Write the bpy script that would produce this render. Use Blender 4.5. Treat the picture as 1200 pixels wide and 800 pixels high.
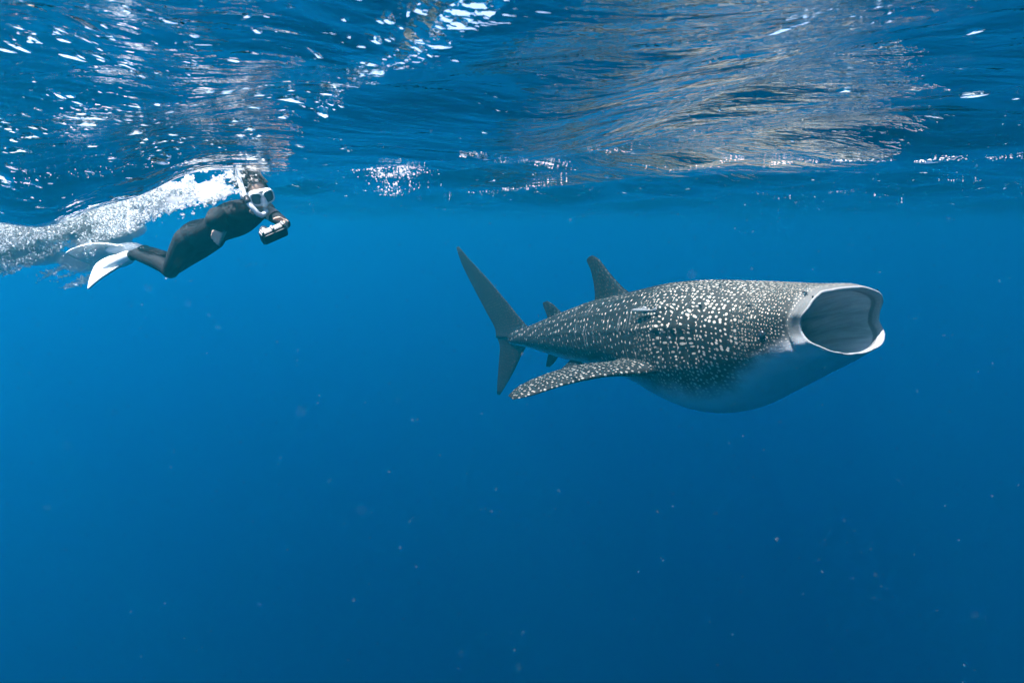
import bpy, bmesh, math, random
import numpy as np
from mathutils import Vector, Matrix, noise as mnoise
R = math.radians
random.seed(7); rng = np.random.default_rng(7)
for o in list(bpy.data.objects): bpy.data.objects.remove(o)
scene = bpy.context.scene
COL = scene.collection

# ------------------------------------------------------------------ camera
CAM = Vector((0, 0, -0.45)); PITCH = R(10.43); FPX = 733.0
cd = bpy.data.cameras.new('camera'); cam = bpy.data.objects.new('camera', cd); COL.objects.link(cam)
cam.location = CAM; cam.rotation_euler = (R(90) - PITCH, 0, 0)
cd.sensor_width = 36; cd.lens = FPX / 1200 * 36; cd.clip_start = 0.02; cd.clip_end = 1000
cd.dof.use_dof = True; cd.dof.focus_distance = 5.2; cd.dof.aperture_fstop = 5.6
scene.camera = cam
def at(px, py, Y):
    """world point seen at photo pixel (px, py) at forward distance Y metres"""
    f = Vector((0, math.cos(PITCH), -math.sin(PITCH))); u = Vector((0, math.sin(PITCH), math.cos(PITCH)))
    d = f + Vector((1, 0, 0)) * ((px - 600) / FPX) - u * ((py - 400) / FPX)
    return CAM + d * (Y / d.y)

# ------------------------------------------------------------------ daylight
SUN_EL, SUN_AZ = R(67), R(-104)       # azimuth measured from straight ahead, negative = to the left
w = bpy.data.worlds.new('World'); scene.world = w; w.use_nodes = True
nt = w.node_tree; bg = nt.nodes['Background']
sky = nt.nodes.new('ShaderNodeTexSky'); sky.sky_type = 'NISHITA'; sky.sun_disc = False
sky.sun_elevation = SUN_EL; sky.sun_rotation = SUN_AZ
nt.links.new(sky.outputs[0], bg.inputs[0]); bg.inputs[1].default_value = 0.09
sd = bpy.data.lights.new('sun', 'SUN'); sun = bpy.data.objects.new('sun', sd); COL.objects.link(sun)
sd.energy = 5.0; sd.angle = R(0.5); sd.color = (1.0, 0.95, 0.9)
sdir = Vector((math.sin(SUN_AZ) * math.cos(SUN_EL), math.cos(SUN_AZ) * math.cos(SUN_EL), math.sin(SUN_EL)))
sun.rotation_euler = sdir.to_track_quat('Z', 'Y').to_euler(); sun.location = sdir * 50
scene.view_settings.view_transform = 'Standard'; scene.view_settings.look = 'None'
scene.view_settings.gamma = 1; scene.view_settings.use_curve_mapping = False
scene.view_settings.exposure = 2.3
scene.render.engine = 'CYCLES'
cy = scene.cycles
cy.use_denoising = True; cy.denoiser = 'OPENIMAGEDENOISE'
cy.max_bounces = 14; cy.diffuse_bounces = 8; cy.glossy_bounces = 3; cy.transmission_bounces = 4
cy.volume_bounces = 1; cy.transparent_max_bounces = 40
cy.caustics_reflective = True; cy.caustics_refractive = False
cy.sample_clamp_indirect = 6.0
cy.use_adaptive_sampling = True; cy.adaptive_threshold = .03

# ------------------------------------------------------------------ helpers
def link(o, parent=None):
    COL.objects.link(o)
    if parent is not None: o.parent = parent
    return o
def mesh_obj(name, verts, faces, mat, parent=None, smooth=True):
    me = bpy.data.meshes.new(name); me.from_pydata([tuple(v) for v in verts], [], [tuple(f) for f in faces]); me.update()
    if smooth: me.polygons.foreach_set('use_smooth', [True] * len(me.polygons))
    if mat: me.materials.append(mat)
    return link(bpy.data.objects.new(name, me), parent)
def tag(o, label=None, cat=None, group=None, kind=None):
    for k, v in (('label', label), ('category', cat), ('group', group), ('kind', kind)):
        if v: o[k] = v
    return o
class NT:
    """small node-tree helper"""
    def __init__(s, name):
        s.m = bpy.data.materials.new(name); s.m.use_nodes = True; s.t = s.m.node_tree
        for n in list(s.t.nodes): s.t.nodes.remove(n)
        s.out = s.n('ShaderNodeOutputMaterial')
    def n(s, kind, props=None, **inp):
        nd = s.t.nodes.new(kind)
        for k, v in (props or {}).items(): setattr(nd, k, v)
        for k, v in inp.items():
            key = int(k[1:]) if k[0] == 'i' and k[1:].isdigit() else k.replace('_', ' ')
            s.set(nd.inputs[key], v)
        return nd
    def set(s, sock, v):
        if isinstance(v, bpy.types.NodeSocket): s.t.links.new(v, sock)
        elif isinstance(v, bpy.types.Node): s.t.links.new(v.outputs[0], sock)
        else: sock.default_value = v
    def math(s, op, a, b=None, clamp=False):
        nd = s.n('ShaderNodeMath', {'operation': op, 'use_clamp': clamp}); s.set(nd.inputs[0], a)
        if b is not None: s.set(nd.inputs[1], b)
        return nd.outputs[0]
    def vmath(s, op, a, b):
        nd = s.n('ShaderNodeVectorMath', {'operation': op}); s.set(nd.inputs[0], a); s.set(nd.inputs[1], b)
        return nd.outputs[0]
    def ramp(s, fac, a, b, lo=0.0, hi=1.0):
        nd = s.n('ShaderNodeMapRange', {'interpolation_type': 'SMOOTHSTEP'})
        for i, v in enumerate((fac, a, b, lo, hi)): s.set(nd.inputs[i], v)
        return nd.outputs[0]
    def mix(s, fac, a, b):
        nd = s.n('ShaderNodeMix', {'data_type': 'RGBA'}); s.set(nd.inputs[0], fac); s.set(nd.inputs[6], a); s.set(nd.inputs[7], b)
        return nd.outputs[2]
    def noise(s, vec, scale, detail=3, rough=.5, **k):
        return s.n('ShaderNodeTexNoise', Vector=vec, Scale=scale, Detail=detail, Roughness=rough, **k).outputs[0]
    def surf(s, sh): s.set(s.out.inputs['Surface'], sh); return s.m

# ------------------------------------------------------------------ the sea
SC = (0.0002, 0.0198, 0.0262); AB = (0.062, 0.036, 0.0098); GAN = 0.72
def water_volume(N):
    v = N.n('ShaderNodeVolumeCoefficients', {'phase': 'HENYEY_GREENSTEIN'})
    v.inputs['Absorption Coefficients'].default_value = AB
    v.inputs['Scatter Coefficients'].default_value = SC
    v.inputs['Anisotropy'].default_value = GAN
    N.set(N.out.inputs['Volume'], v)
def gust2(N, patch):
    out = None
    for c, r in (((-1.65, 2.05), 1.25), ((-1.05, 1.35), .6), ((2.5, 2.3), .35), ((.75, 1.35), .28), ((-.35, 1.4), .3)):
        p = patch(c, r); out = p if out is None else N.math('MAXIMUM', out, p)
    return out
def water_material():
    N = NT('sea_water')
    geo = N.n('ShaderNodeNewGeometry'); P = geo.outputs['Position']
    # ripples drawn out along the crests
    mp1 = N.n('ShaderNodeMapping', Vector=P, Rotation=(0, 0, R(38)), Scale=(1.0, 3.2, 1))
    mp2 = N.n('ShaderNodeMapping', Vector=P, Rotation=(0, 0, R(18)), Scale=(1.0, 2.4, 1))
    mp3 = N.n('ShaderNodeMapping', Vector=P, Rotation=(0, 0, R(25)), Scale=(1.0, 1.35, 1))
    n1 = N.noise(mp1, 3.0, 3, .5, Distortion=.4)
    n2 = N.noise(mp2, 9.0, 3, .55, Distortion=.6)
    n3 = N.noise(mp3, 19.0, 2, .5)
    # gusts: where the surface is ruffled and where it lies smooth
    def patch(c, r):
        return N.ramp(N.n('ShaderNodeVectorMath', {'operation': 'DISTANCE'}, i0=N.vmath('MULTIPLY', P, (1, 1, 0)), i1=(c[0], c[1], 0)).outputs['Value'], r * .25, r, 1.0, 0.0)
    gust = N.math('MULTIPLY', N.ramp(N.noise(P, .9, 3, .55), .48, .70), .55)
    for c, r in (((-1.6, 2.05), 1.15), ((-.9, 1.25), .5), ((2.5, 2.3), .5), ((.75, 1.35), .3), ((-.4, 1.75), .35)):
        gust = N.math('MAXIMUM', gust, patch(c, r))
    h = N.math('MULTIPLY', n1, .024)
    h = N.math('ADD', h, N.math('MULTIPLY', N.math('MULTIPLY', n2, N.math('ADD', N.math('MULTIPLY', gust, .30), .16)), .024))
    # one sharp folded crest overhead
    ax, ay, bx, by = -.74, 2.42, -.09, 1.20; L = math.hypot(bx - ax, by - ay); ux, uy = (bx - ax) / L, (by - ay) / L
    flat = N.vmath('MULTIPLY', P, (1, 1, 0))
    rel = N.vmath('SUBTRACT', flat, (ax, ay, 0))
    dot = lambda c: N.n('ShaderNodeVectorMath', {'operation': 'DOT_PRODUCT'}, i0=rel, i1=c).outputs['Value']
    ss_ = dot((ux, uy, 0)); qq = dot((-uy, ux, 0))
    qq = N.math('ADD', qq, N.math('MULTIPLY', N.math('SUBTRACT', N.noise(P, 5.0, 4, .6), .5), .10))
    wd = N.ramp(ss_, 0.0, 1.3, .032, .080)
    prof = N.math('POWER', 2.718, N.math('MULTIPLY', N.math('DIVIDE', N.math('ABSOLUTE', qq), wd), -1.0))
    mask = N.math('MULTIPLY', N.ramp(ss_, -.05, .3), N.ramp(ss_, 1.5, 2.0, 1.0, 0.0))
    h = N.math('SUBTRACT', h, N.math('MULTIPLY', N.math('MULTIPLY', prof, mask), N.math('MULTIPLY', wd, .9)))
    h = N.math('SUBTRACT', h, N.math('MULTIPLY', N.math('MULTIPLY', N.math('MULTIPLY', prof, mask), n3), .014))
    fold = N.math('MULTIPLY', N.ramp(prof, .30, .60), mask)
    # capillary dimples: single small pits, crowded where a gust has ruffled the water
    wv = N.vmath('MULTIPLY', N.vmath('SUBTRACT', N.n('ShaderNodeTexNoise', Vector=P, Scale=9.0, Detail=2.0).outputs['Color'], (.5, .5, .5)), (.10, .10, 0))
    crowd = N.ramp(N.noise(P, 3.0, 3, .6), .43, .60)
    for sc, sl, seed in ((6.0, 1.0, 0.0), (11.0, 1.0, 5.3), (24.0, .9, 11.7)):
        q = N.n('ShaderNodeMapping', Vector=N.vmath('ADD', flat, wv), Location=(seed, seed, 0), Rotation=(0, 0, R(30)), Scale=(1.15, 1.0, 1))
        v = N.n('ShaderNodeTexVoronoi', {'feature': 'F1', 'voronoi_dimensions': '2D'}, Vector=q, Scale=sc, Randomness=1.0)
        cs = N.n('ShaderNodeSeparateColor', Color=v.outputs['Color'])
        share = N.math('MAXIMUM', N.math('ADD', N.math('MULTIPLY', N.math('MULTIPLY', gust2(N, patch), crowd), .75), .014), fold)
        on = N.math('LESS_THAN', cs.outputs[0], share)
        rad = N.math('ADD', .10, N.math('MULTIPLY', cs.outputs[1], .28))
        pit = N.math('MULTIPLY', N.math('MULTIPLY', N.math('MAXIMUM', N.math('SUBTRACT', rad, v.outputs['Distance']), 0.0), on), -sl / sc)
        h = N.math('ADD', h, pit)
    bump = N.n('ShaderNodeBump', Strength=1.0, Distance=1.0, Height=h)
    fr = N.n('ShaderNodeFresnel', IOR=1.333, Normal=bump)
    gl = N.n('ShaderNodeBsdfGlossy', Color=(1, 1, 1, 1), Roughness=.02, Normal=bump)
    tr = N.n('ShaderNodeBsdfTransparent', Color=(1, 1, 1, 1))
    rf = N.n('ShaderNodeBsdfRefraction', Color=(1, 1, 1, 1), Roughness=.16, IOR=1.333, Normal=bump)
    tm = N.n('ShaderNodeMixShader', i0=.15, i1=tr, i2=rf)
    N.surf(N.n('ShaderNodeMixShader', i0=fr, i1=tm, i2=gl))
    water_volume(N); return N.m
def deep_material():
    N = NT('deep_water')
    N.surf(N.n('ShaderNodeBsdfDiffuse', Color=(.002, .01, .03, 1)))
    water_volume(N); return N.m
WAVES, SWELL = [], []
for k in range(52):
    lam = 0.26 * (15 ** rng.random()); th = R(55) + rng.normal(0, .45)
    amp = .0046 * lam * (1.0 if lam < .5 else 1.5 if lam < 1.5 else 1.0)
    WAVES.append((2 * math.pi / lam * math.cos(th), 2 * math.pi / lam * math.sin(th), rng.random() * 6.283, amp))
for k in range(18):
    lam = 1.3 * (4.5 ** rng.random()); th = R(78) + rng.normal(0, .5)
    SWELL.append((2 * math.pi / lam * math.cos(th), 2 * math.pi / lam * math.sin(th), rng.random() * 6.283, .0052 * lam))
def sst(a, b, x):
    t = np.clip((x - a) / (b - a), 0, 1); return t * t * (3 - 2 * t)
def sea(x, y):
    x = np.asarray(x, float); y = np.asarray(y, float)
    z = np.zeros(np.broadcast(x, y).shape)
    for kx, ky, ph, a in WAVES: z = z + a * np.sin(kx * x + ky * y + ph)
    z = z * (0.5 + 0.5 * sst(0.4, 2.5, np.hypot(x, y)))
    z = z * (1 - .2 * sst(.1, 1.2, x) * (1 - sst(4.5, 8, y)))          # smoother water on the lee side of the crest
    far = np.zeros(z.shape)
    for kx, ky, ph, a in SWELL: far = far + a * np.sin(kx * x + ky * y + ph)
    z = z + far * sst(2.8, 7.0, np.hypot(x, y)) * (1 - .7 * sst(20, 60, np.hypot(x, y)))
    # a trough that runs past the swimmer: its lowest line crosses in front of the foam
    d = (y - 3.2) + .10 * (x + 1.6)
    left = 1 - sst(-1.5, .5, x)
    dep = .17 + .25 * (1 - sst(-2.9, -1.2, x))
    z = z - dep * np.exp(-(d / np.where(d < 0, 1.0, .55)) ** 2) * left
    # a shallow hollow to the right of the crest
    z = z - .15 * np.exp(-((x - .15) / .60) ** 2) * np.exp(-((y - 2.75) / .85) ** 2)
    return z
def build_sea():
    def graded(fine0, fine1, step, far):
        mid = list(np.arange(fine0, fine1 + 1e-6, step)); out = [mid[-1]]; st = step
        while out[-1] < far: st *= 1.045; out.append(out[-1] + st)
        inn = [mid[0]]; st = step
        while inn[-1] > -far: st *= 1.045; inn.append(inn[-1] - st)
        return np.array(inn[:0:-1] + mid + out[1:])
    xs = graded(-2.6, 2.8, .02, 170); ys = graded(.7, 4.2, .02, 170)
    X, Y = np.meshgrid(xs, ys); Z = sea(X, Y)
    edge = 1 - sst(60, 120, np.maximum(np.abs(X), np.abs(Y))); Z *= edge
    nx, ny = len(xs), len(ys)
    V = np.stack([X, Y, Z], -1).reshape(-1, 3)
    i = np.arange(nx * ny).reshape(ny, nx)
    F = np.stack([i[:-1, :-1], i[:-1, 1:], i[1:, 1:], i[1:, :-1]], -1).reshape(-1, 4)
    rim = np.concatenate([i[0, :-1], i[:-1, -1], i[-1, :0:-1], i[:0:-1, 0]])
    lo = V[rim].copy(); lo[:, 2] = -110
    b0 = len(V); V = np.concatenate([V, lo]); nr = len(rim); j = np.arange(nr); k = (j + 1) % nr
    S = np.stack([rim[k], rim[j], b0 + j, b0 + k], -1)
    me = bpy.data.meshes.new('water')
    faces = F.tolist() + S.tolist() + [list(range(b0 + nr - 1, b0 - 1, -1))]
    me.from_pydata(V.tolist(), [], faces); me.update()
    mi = np.zeros(len(faces), int); mi[len(F):] = 1
    me.materials.append(water_material()); me.materials.append(deep_material())
    me.polygons.foreach_set('material_index', mi); me.polygons.foreach_set('use_smooth', mi == 0)
    o = link(bpy.data.objects.new('water', me))
    return tag(o, 'open blue sea seen from just under its rippled surface', 'sea', kind='structure')
build_sea()

# ------------------------------------------------------------------ whale shark
def catmull(keys, s):
    """smooth interpolation of rows (s, a, b, c ...) at s"""
    K = np.array(keys, float); xs = K[:, 0]
    i = int(np.clip(np.searchsorted(xs, s) - 1, 0, len(xs) - 2))
    t = (s - xs[i]) / (xs[i + 1] - xs[i]); h = xs[i + 1] - xs[i]
    def slope(j):
        if j == 0: return (K[1, 1:] - K[0, 1:]) / (xs[1] - xs[0])
        if j == len(xs) - 1: return (K[-1, 1:] - K[-2, 1:]) / (xs[-1] - xs[-2])
        return (K[j + 1, 1:] - K[j - 1, 1:]) / (xs[j + 1] - xs[j - 1])
    m0, m1 = slope(i) * h, slope(i + 1) * h
    t2, t3 = t * t, t ** 3
    return (2 * t3 - 3 * t2 + 1) * K[i, 1:] + (t3 - 2 * t2 + t) * m0 + (-2 * t3 + 3 * t2) * K[i + 1, 1:] + (t3 - t2) * m1
#        s     half-w  up    down  zc    exponent
SHARK = [(0.00, .50, .265, .30, .03, 2.5), (.10, .545, .30, .35, .02, 2.5), (.28, .585, .33, .45, .01, 2.4), (.6, .635, .385, .61, 0, 2.25),
         (1.0, .665, .44, .80, 0, 2.1), (1.5, .66, .485, .87, 0, 2.05), (2.0, .62, .50, .78, 0, 2.0), (2.6, .53, .46, .55, 0, 2.0),
         (3.2, .455, .42, .44, 0, 2.0), (3.8, .345, .325, .325, .0, 2.0), (4.3, .235, .23, .225, .0, 2.0), (4.7, .15, .155, .145, 0, 2.0),
         (5.0, .085, .12, .11, .0, 2.0), (5.25, .03, .06, .06, 0, 2.0)]
NA = 112
def ring(w, hu, hd, zc, ex, x, ridge=0.0, s=0.0, lipw=0.0):
    """closed cross-section; returns points and (arc-from-back, belly) coordinates"""
    P = []
    for k in range(NA):
        a = 2 * math.pi * k / NA            # 0 = back, pi = belly
        sa, ca = math.sin(a), math.cos(a)
        b_ = min(a, 2 * math.pi - a); e_ = ex + lipw * ((.55 if ca > 0 else -.35) * abs(ca))
        y = w * math.copysign(abs(sa) ** (2 / e_), sa) * (1 - lipw * .05 * max(0, ca))
        h = hu if ca > 0 else hd
        z = h * math.copysign(abs(ca) ** (2 / e_), ca)
        x_ = x + lipw * (-.075 * math.exp(-((b_ - 1.66) / .34) ** 2) + .06 * float(sst(1.9, 2.7, np.float64(b_))) + .012 * mnoise.noise(Vector((math.sin(a) * 2.2, ca * 2.2, 4.0))))
        rr = 1.0 + lipw * (.035 * mnoise.noise(Vector((sa * 3.1, ca * 3.1, 1.0 + x * 1.5))) + .012 * mnoise.noise(Vector((sa * 9, ca * 9, 7.0 + x * 4))))
        if ridge:
            b = min(a, 2 * math.pi - a)
            for a0, amp in ((0.0, .030), (.62, .034), (1.02, .038), (1.45, .030)):
                rr += ridge * amp * math.exp(-((b - a0) / .045) ** 2)
        P.append((x_, y * rr, zc + z * rr))
    return P
def build_shark_mesh():
    rings, meta = [], []                    # meta: (u, belly, zone) zone 0 skin, 1 lip, 2 mouth inside, 3 fin
    def add(P, u, zone): rings.append(P); meta.append((u, zone))
    # throat -> out through the mouth -> back along the body
    c0 = catmull(SHARK, 0.0)
    inner = [(1.25, .10, .06, .08, -.10), (1.15, .24, .13, .18, -.09), (.95, .38, .19, .30, -.06), (.70, .47, .225, .36, -.03),
             (.55, .50, .24, .37, -.015), (.42, .515, .25, .36, 0), (.30, .520, .255, .35, .01), (.20, .515, .250, .335, .015), (.12, .497, .236, .312, .02), (.07, .482, .228, .296, .025), (.03, .472, .224, .284, .03), (.0, .471, .225, .282, .03)]
    for s, w_, hu, hd, zc in inner:
        P = ring(w_, hu, hd, zc, 2.5, -s, lipw=float(1 - sst(.0, .55, np.float64(s)))); am = float(sst(.10, .5, np.float64(s))) * .075
        # fleshy folds that run from the lips into the throat
        P = [(x, y * (1 - am * f), zc + (z - zc) * (1 - am * f)) for k, (x, y, z) in enumerate(P) for f in (abs(math.sin(k / NA * math.pi * 15 + .6 * math.sin(k * .21))) ,)]
        add(P, s, 2 if s > .09 else 1)
    add(ring(.476, .233, .285, .03, 2.5, .014, lipw=1.0), -.02, 1)
    add(ring(.486, .247, .291, .03, 2.5, .020, lipw=1.0), -.02, 1)
    add(ring(.495, .259, .297, .03, 2.5, .014, lipw=1.0), -.01, 1)
    ss = list(np.concatenate([[.0, .015, .03, .05, .07, .085, .1, .115, .13, .15, .175, .2, .225], np.arange(.25, .9, .05), np.arange(.9, 1.85, .025), np.arange(1.85, 4.99, .05), np.arange(5.0, 5.26, .04)]))
    for s in ss:
        w_, hu, hd, zc, ex = catmull(SHARK, s)
        rd = float(sst(.8, 1.5, np.float64(s)) * (1 - sst(3.9, 4.9, np.float64(s))))
        ln = 1 - float(sst(.0, .42, np.float64(s)))
        P = ring(w_, hu, hd, zc, ex, -s, ridge=rd, s=s, lipw=ln)
        # crease behind the jaw corner and the five gill slits low on the flank
        Q = []
        for k, (x, y, z) in enumerate(P):
            a = 2 * math.pi * k / NA; b = min(a, 2 * math.pi - a); g = 0
            g += .040 * math.exp(-((s - (.11 + .10 * (b - 1.6) ** 2)) / .017) ** 2) * float(sst(.8, 1.1, np.float64(b)) * (1 - sst(2.0, 2.3, np.float64(b))))
            g -= .014 * math.exp(-((s - .045) / .03) ** 2) * float(sst(.9, 1.2, np.float64(b)) * (1 - sst(1.9, 2.2, np.float64(b))))
            for q in range(5):
                g += .060 * math.exp(-((s - (1.05 + .13 * q) - .10 * (b - 1.3)) / .024) ** 2) * float(sst(.75, .95, np.float64(b)) * (1 - sst(1.75, 1.95, np.float64(b))))
            # a swelling of the throat over the gills
            g -= .05 * math.exp(-((s - 1.15) / .42) ** 2) * math.exp(-((b - 1.45) / .5) ** 2)
            n = math.hypot(y, z - zc) + 1e-6
            Q.append((x, y * (1 - g / n), zc + (z - zc) * (1 - g / n)))
        add(Q, s, 0)
    nr = len(rings); V = [p for r_ in rings for p in r_]
    F = []
    for r_ in range(nr - 1):
        for k in range(NA):
            k2 = (k + 1) % NA
            F.append((r_ * NA + k, r_ * NA + k2, (r_ + 1) * NA + k2, (r_ + 1) * NA + k))
    F.append(tuple(range(NA - 1, -1, -1))); F.append(tuple((nr - 1) * NA + k for k in range(NA)))
    me = bpy.data.meshes.new('body'); me.from_pydata(V, [], F)
    uv = me.uv_layers.new(name='skin'); zn = me.uv_layers.new(name='zone')
    arc = []
    for r_ in rings:
        acc = [0.0]
        for k in range(1, NA // 2 + 1): acc.append(acc[-1] + math.dist(r_[k], r_[k - 1]))
        arc.append(acc)
    for p in me.polygons:
        ks = [v % NA for v in (me.loops[l].vertex_index for l in p.loop_indices)]
        wrap = max(ks) - min(ks) > NA // 2
        for l in p.loop_indices:
            vi = me.loops[l].vertex_index; r_, k = divmod(vi, NA)
            kk = min(k, NA - k); sg = -1 if (k > NA // 2 or (wrap and k == 0)) else 1
            u, zone = meta[r_]
            uv.data[l].uv = (u, sg * arc[r_][kk])
            zn.data[l].uv = (kk / (NA / 2), zone)
    return me
def fin_mesh(name, stations, nprof=26, zone=4):
    """stations: (leading-edge point, trailing-edge point, thickness, thickness axis)"""
    V, F, UV = [], [], []; span = 0; last = None
    for le, te, th, ax in stations:
        le, te, ax = Vector(le), Vector(te), Vector(ax).normalized(); mid = (le + te) / 2
        if last is not None: span += (mid - last).length
        last = mid; ch = (te - le).length
        for k in range(nprof):
            a = 2 * math.pi * k / nprof; t = (1 - math.cos(a)) / 2
            prof = 1.9 * math.sqrt(max(t, 0)) * (1 - t) ** .85 * (1 if a < math.pi else -1)
            V.append(le.lerp(te, t) + ax * prof * th * .5); UV.append((span, t * ch, ))
    n = len(stations)
    for i in range(n - 1):
        for k in range(nprof):
            k2 = (k + 1) % nprof
            F.append((i * nprof + k, i * nprof + k2, (i + 1) * nprof + k2, (i + 1) * nprof + k))
    F.append(tuple(range(nprof - 1, -1, -1))); F.append(tuple((n - 1) * nprof + k for k in range(nprof)))
    me = bpy.data.meshes.new(name); me.from_pydata([tuple(v) for v in V], [], F)
    uv = me.uv_layers.new(name='skin'); zn = me.uv_layers.new(name='zone')
    for p in me.polygons:
        for l in p.loop_indices:
            vi = me.loops[l].vertex_index; uv.data[l].uv = (UV[vi][0] + 9, UV[vi][1] + 3)
            zn.data[l].uv = (.3, zone)
    bm = bmesh.new(); bm.from_mesh(me); bmesh.ops.recalc_face_normals(bm, faces=bm.faces); bm.to_mesh(me); bm.free()
    return me
def smooth_stations(keys, n):
    """keys: (t, le xyz, te xyz, thick); resampled smoothly"""
    rows = [(k[0], *k[1], *k[2], k[3]) for k in keys]; out = []
    for i in range(n):
        t = rows[0][0] + (rows[-1][0] - rows[0][0]) * (i / (n - 1)); r_ = catmull(rows, t)
        out.append((r_[0:3], r_[3:6], max(r_[6], .004)))
    return out
def shark_fins():
    fins = []
    Yax = (0, 1, 0)
    # first dorsal (x = -s)
    st = smooth_stations([(0, (-2.40, 0, .36), (-3.34, 0, .24), .26), (.12, (-2.62, 0, .47), (-3.24, 0, .40), .16), (.3, (-2.79, 0, .60), (-3.22, 0, .56), .11),
                          (.6, (-2.97, 0, .79), (-3.25, 0, .78), .075), (.82, (-3.07, 0, .905), (-3.30, 0, .90), .055), (.93, (-3.135, 0, .955), (-3.315, 0, .945), .04), (1, (-3.20, 0, .985), (-3.27, 0, .975), .02)], 20)
    fins.append(fin_mesh('f', [(a, b, t, Yax) for a, b, t in st]))
    # second dorsal
    st = smooth_stations([(0, (-3.72, 0, .22), (-4.24, 0, .14), .13), (.25, (-3.90, 0, .31), (-4.22, 0, .27), .06), (.7, (-4.06, 0, .43), (-4.28, 0, .41), .04), (1, (-4.18, 0, .49), (-4.29, 0, .475), .015)], 10)
    fins.append(fin_mesh('f', [(a, b, t, Yax) for a, b, t in st]))
    # anal fin
    st = smooth_stations([(0, (-3.85, 0, -.16), (-4.28, 0, -.12), .10), (.3, (-4.02, 0, -.26), (-4.28, 0, -.25), .05), (.7, (-4.16, 0, -.37), (-4.33, 0, -.36), .035), (1, (-4.27, 0, -.43), (-4.35, 0, -.425), .012)], 10)
    fins.append(fin_mesh('f', [(a, b, t, Yax) for a, b, t in st]))
    # tail: upper lobe then lower lobe
    st = smooth_stations([(0, (-4.45, 0, -.02), (-5.50, 0, .02), .20), (.18, (-4.76, 0, .22), (-5.50, 0, .17), .10), (.4, (-5.12, 0, .55), (-5.70, 0, .46), .065),
                          (.7, (-5.62, 0, 1.00), (-6.02, 0, .93), .045), (.9, (-6.02, 0, 1.33), (-6.25, 0, 1.30), .03), (1, (-6.27, 0, 1.56), (-6.34, 0, 1.555), .010)], 20)
    fins.append(fin_mesh('f', [(a, b, t, Yax) for a, b, t in st]))
    st = smooth_stations([(0, (-4.55, 0, .05), (-5.48, 0, .05), .18), (.22, (-4.84, 0, -.20), (-5.42, 0, -.12), .09), (.5, (-5.12, 0, -.50), (-5.50, 0, -.42), .055),
                          (.85, (-5.38, 0, -.74), (-5.58, 0, -.70), .03), (1, (-5.54, 0, -.88), (-5.61, 0, -.865), .010)], 16)
    fins.append(fin_mesh('f', [(a, b, t, Yax) for a, b, t in st]))
    for sd in (-1, 1):                      # -1 = the flank turned to the camera
        dz = .0 if sd < 0 else -.12
        st = smooth_stations([(0, (-1.45, sd * .40, -.44), (-2.20, sd * .38, -.34), .22), (.14, (-1.62, sd * .66, -.47), (-2.22, sd * .62, -.37), .17),
                              (.4, (-1.82, sd * 1.00, -.46 + dz * .4), (-2.32, sd * .97, -.36 + dz * .4), .12), (.7, (-2.06, sd * 1.38, -.51 + dz), (-2.46, sd * 1.34, -.42 + dz), .085),
                              (.92, (-2.26, sd * 1.68, -.59 + dz * 1.5), (-2.56, sd * 1.64, -.52 + dz * 1.5), .06), (1, (-2.40, sd * 1.80, -.62 + dz * 1.6), (-2.53, sd * 1.78, -.59 + dz * 1.6), .02)], 22)
        st = [(np.array(p) + np.array((-.14, 0, .09)), np.array(q) + np.array((-.14, 0, .09)), t) for p, q, t in st]
        fins.append(fin_mesh('f', [(a, b, t, (.08, .12 * sd, 1)) for a, b, t in st], zone=3))
        st = smooth_stations([(0, (-3.12, sd * .18, -.27), (-3.50, sd * .16, -.24), .10), (.5, (-3.30, sd * .36, -.38), (-3.56, sd * .34, -.39), .05), (1, (-3.52, sd * .50, -.49), (-3.60, sd * .49, -.49), .012)], 10)
        fins.append(fin_mesh('f', [(a, b, t, (.05, .6 * sd, 1)) for a, b, t in st]))
    return fins
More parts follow.
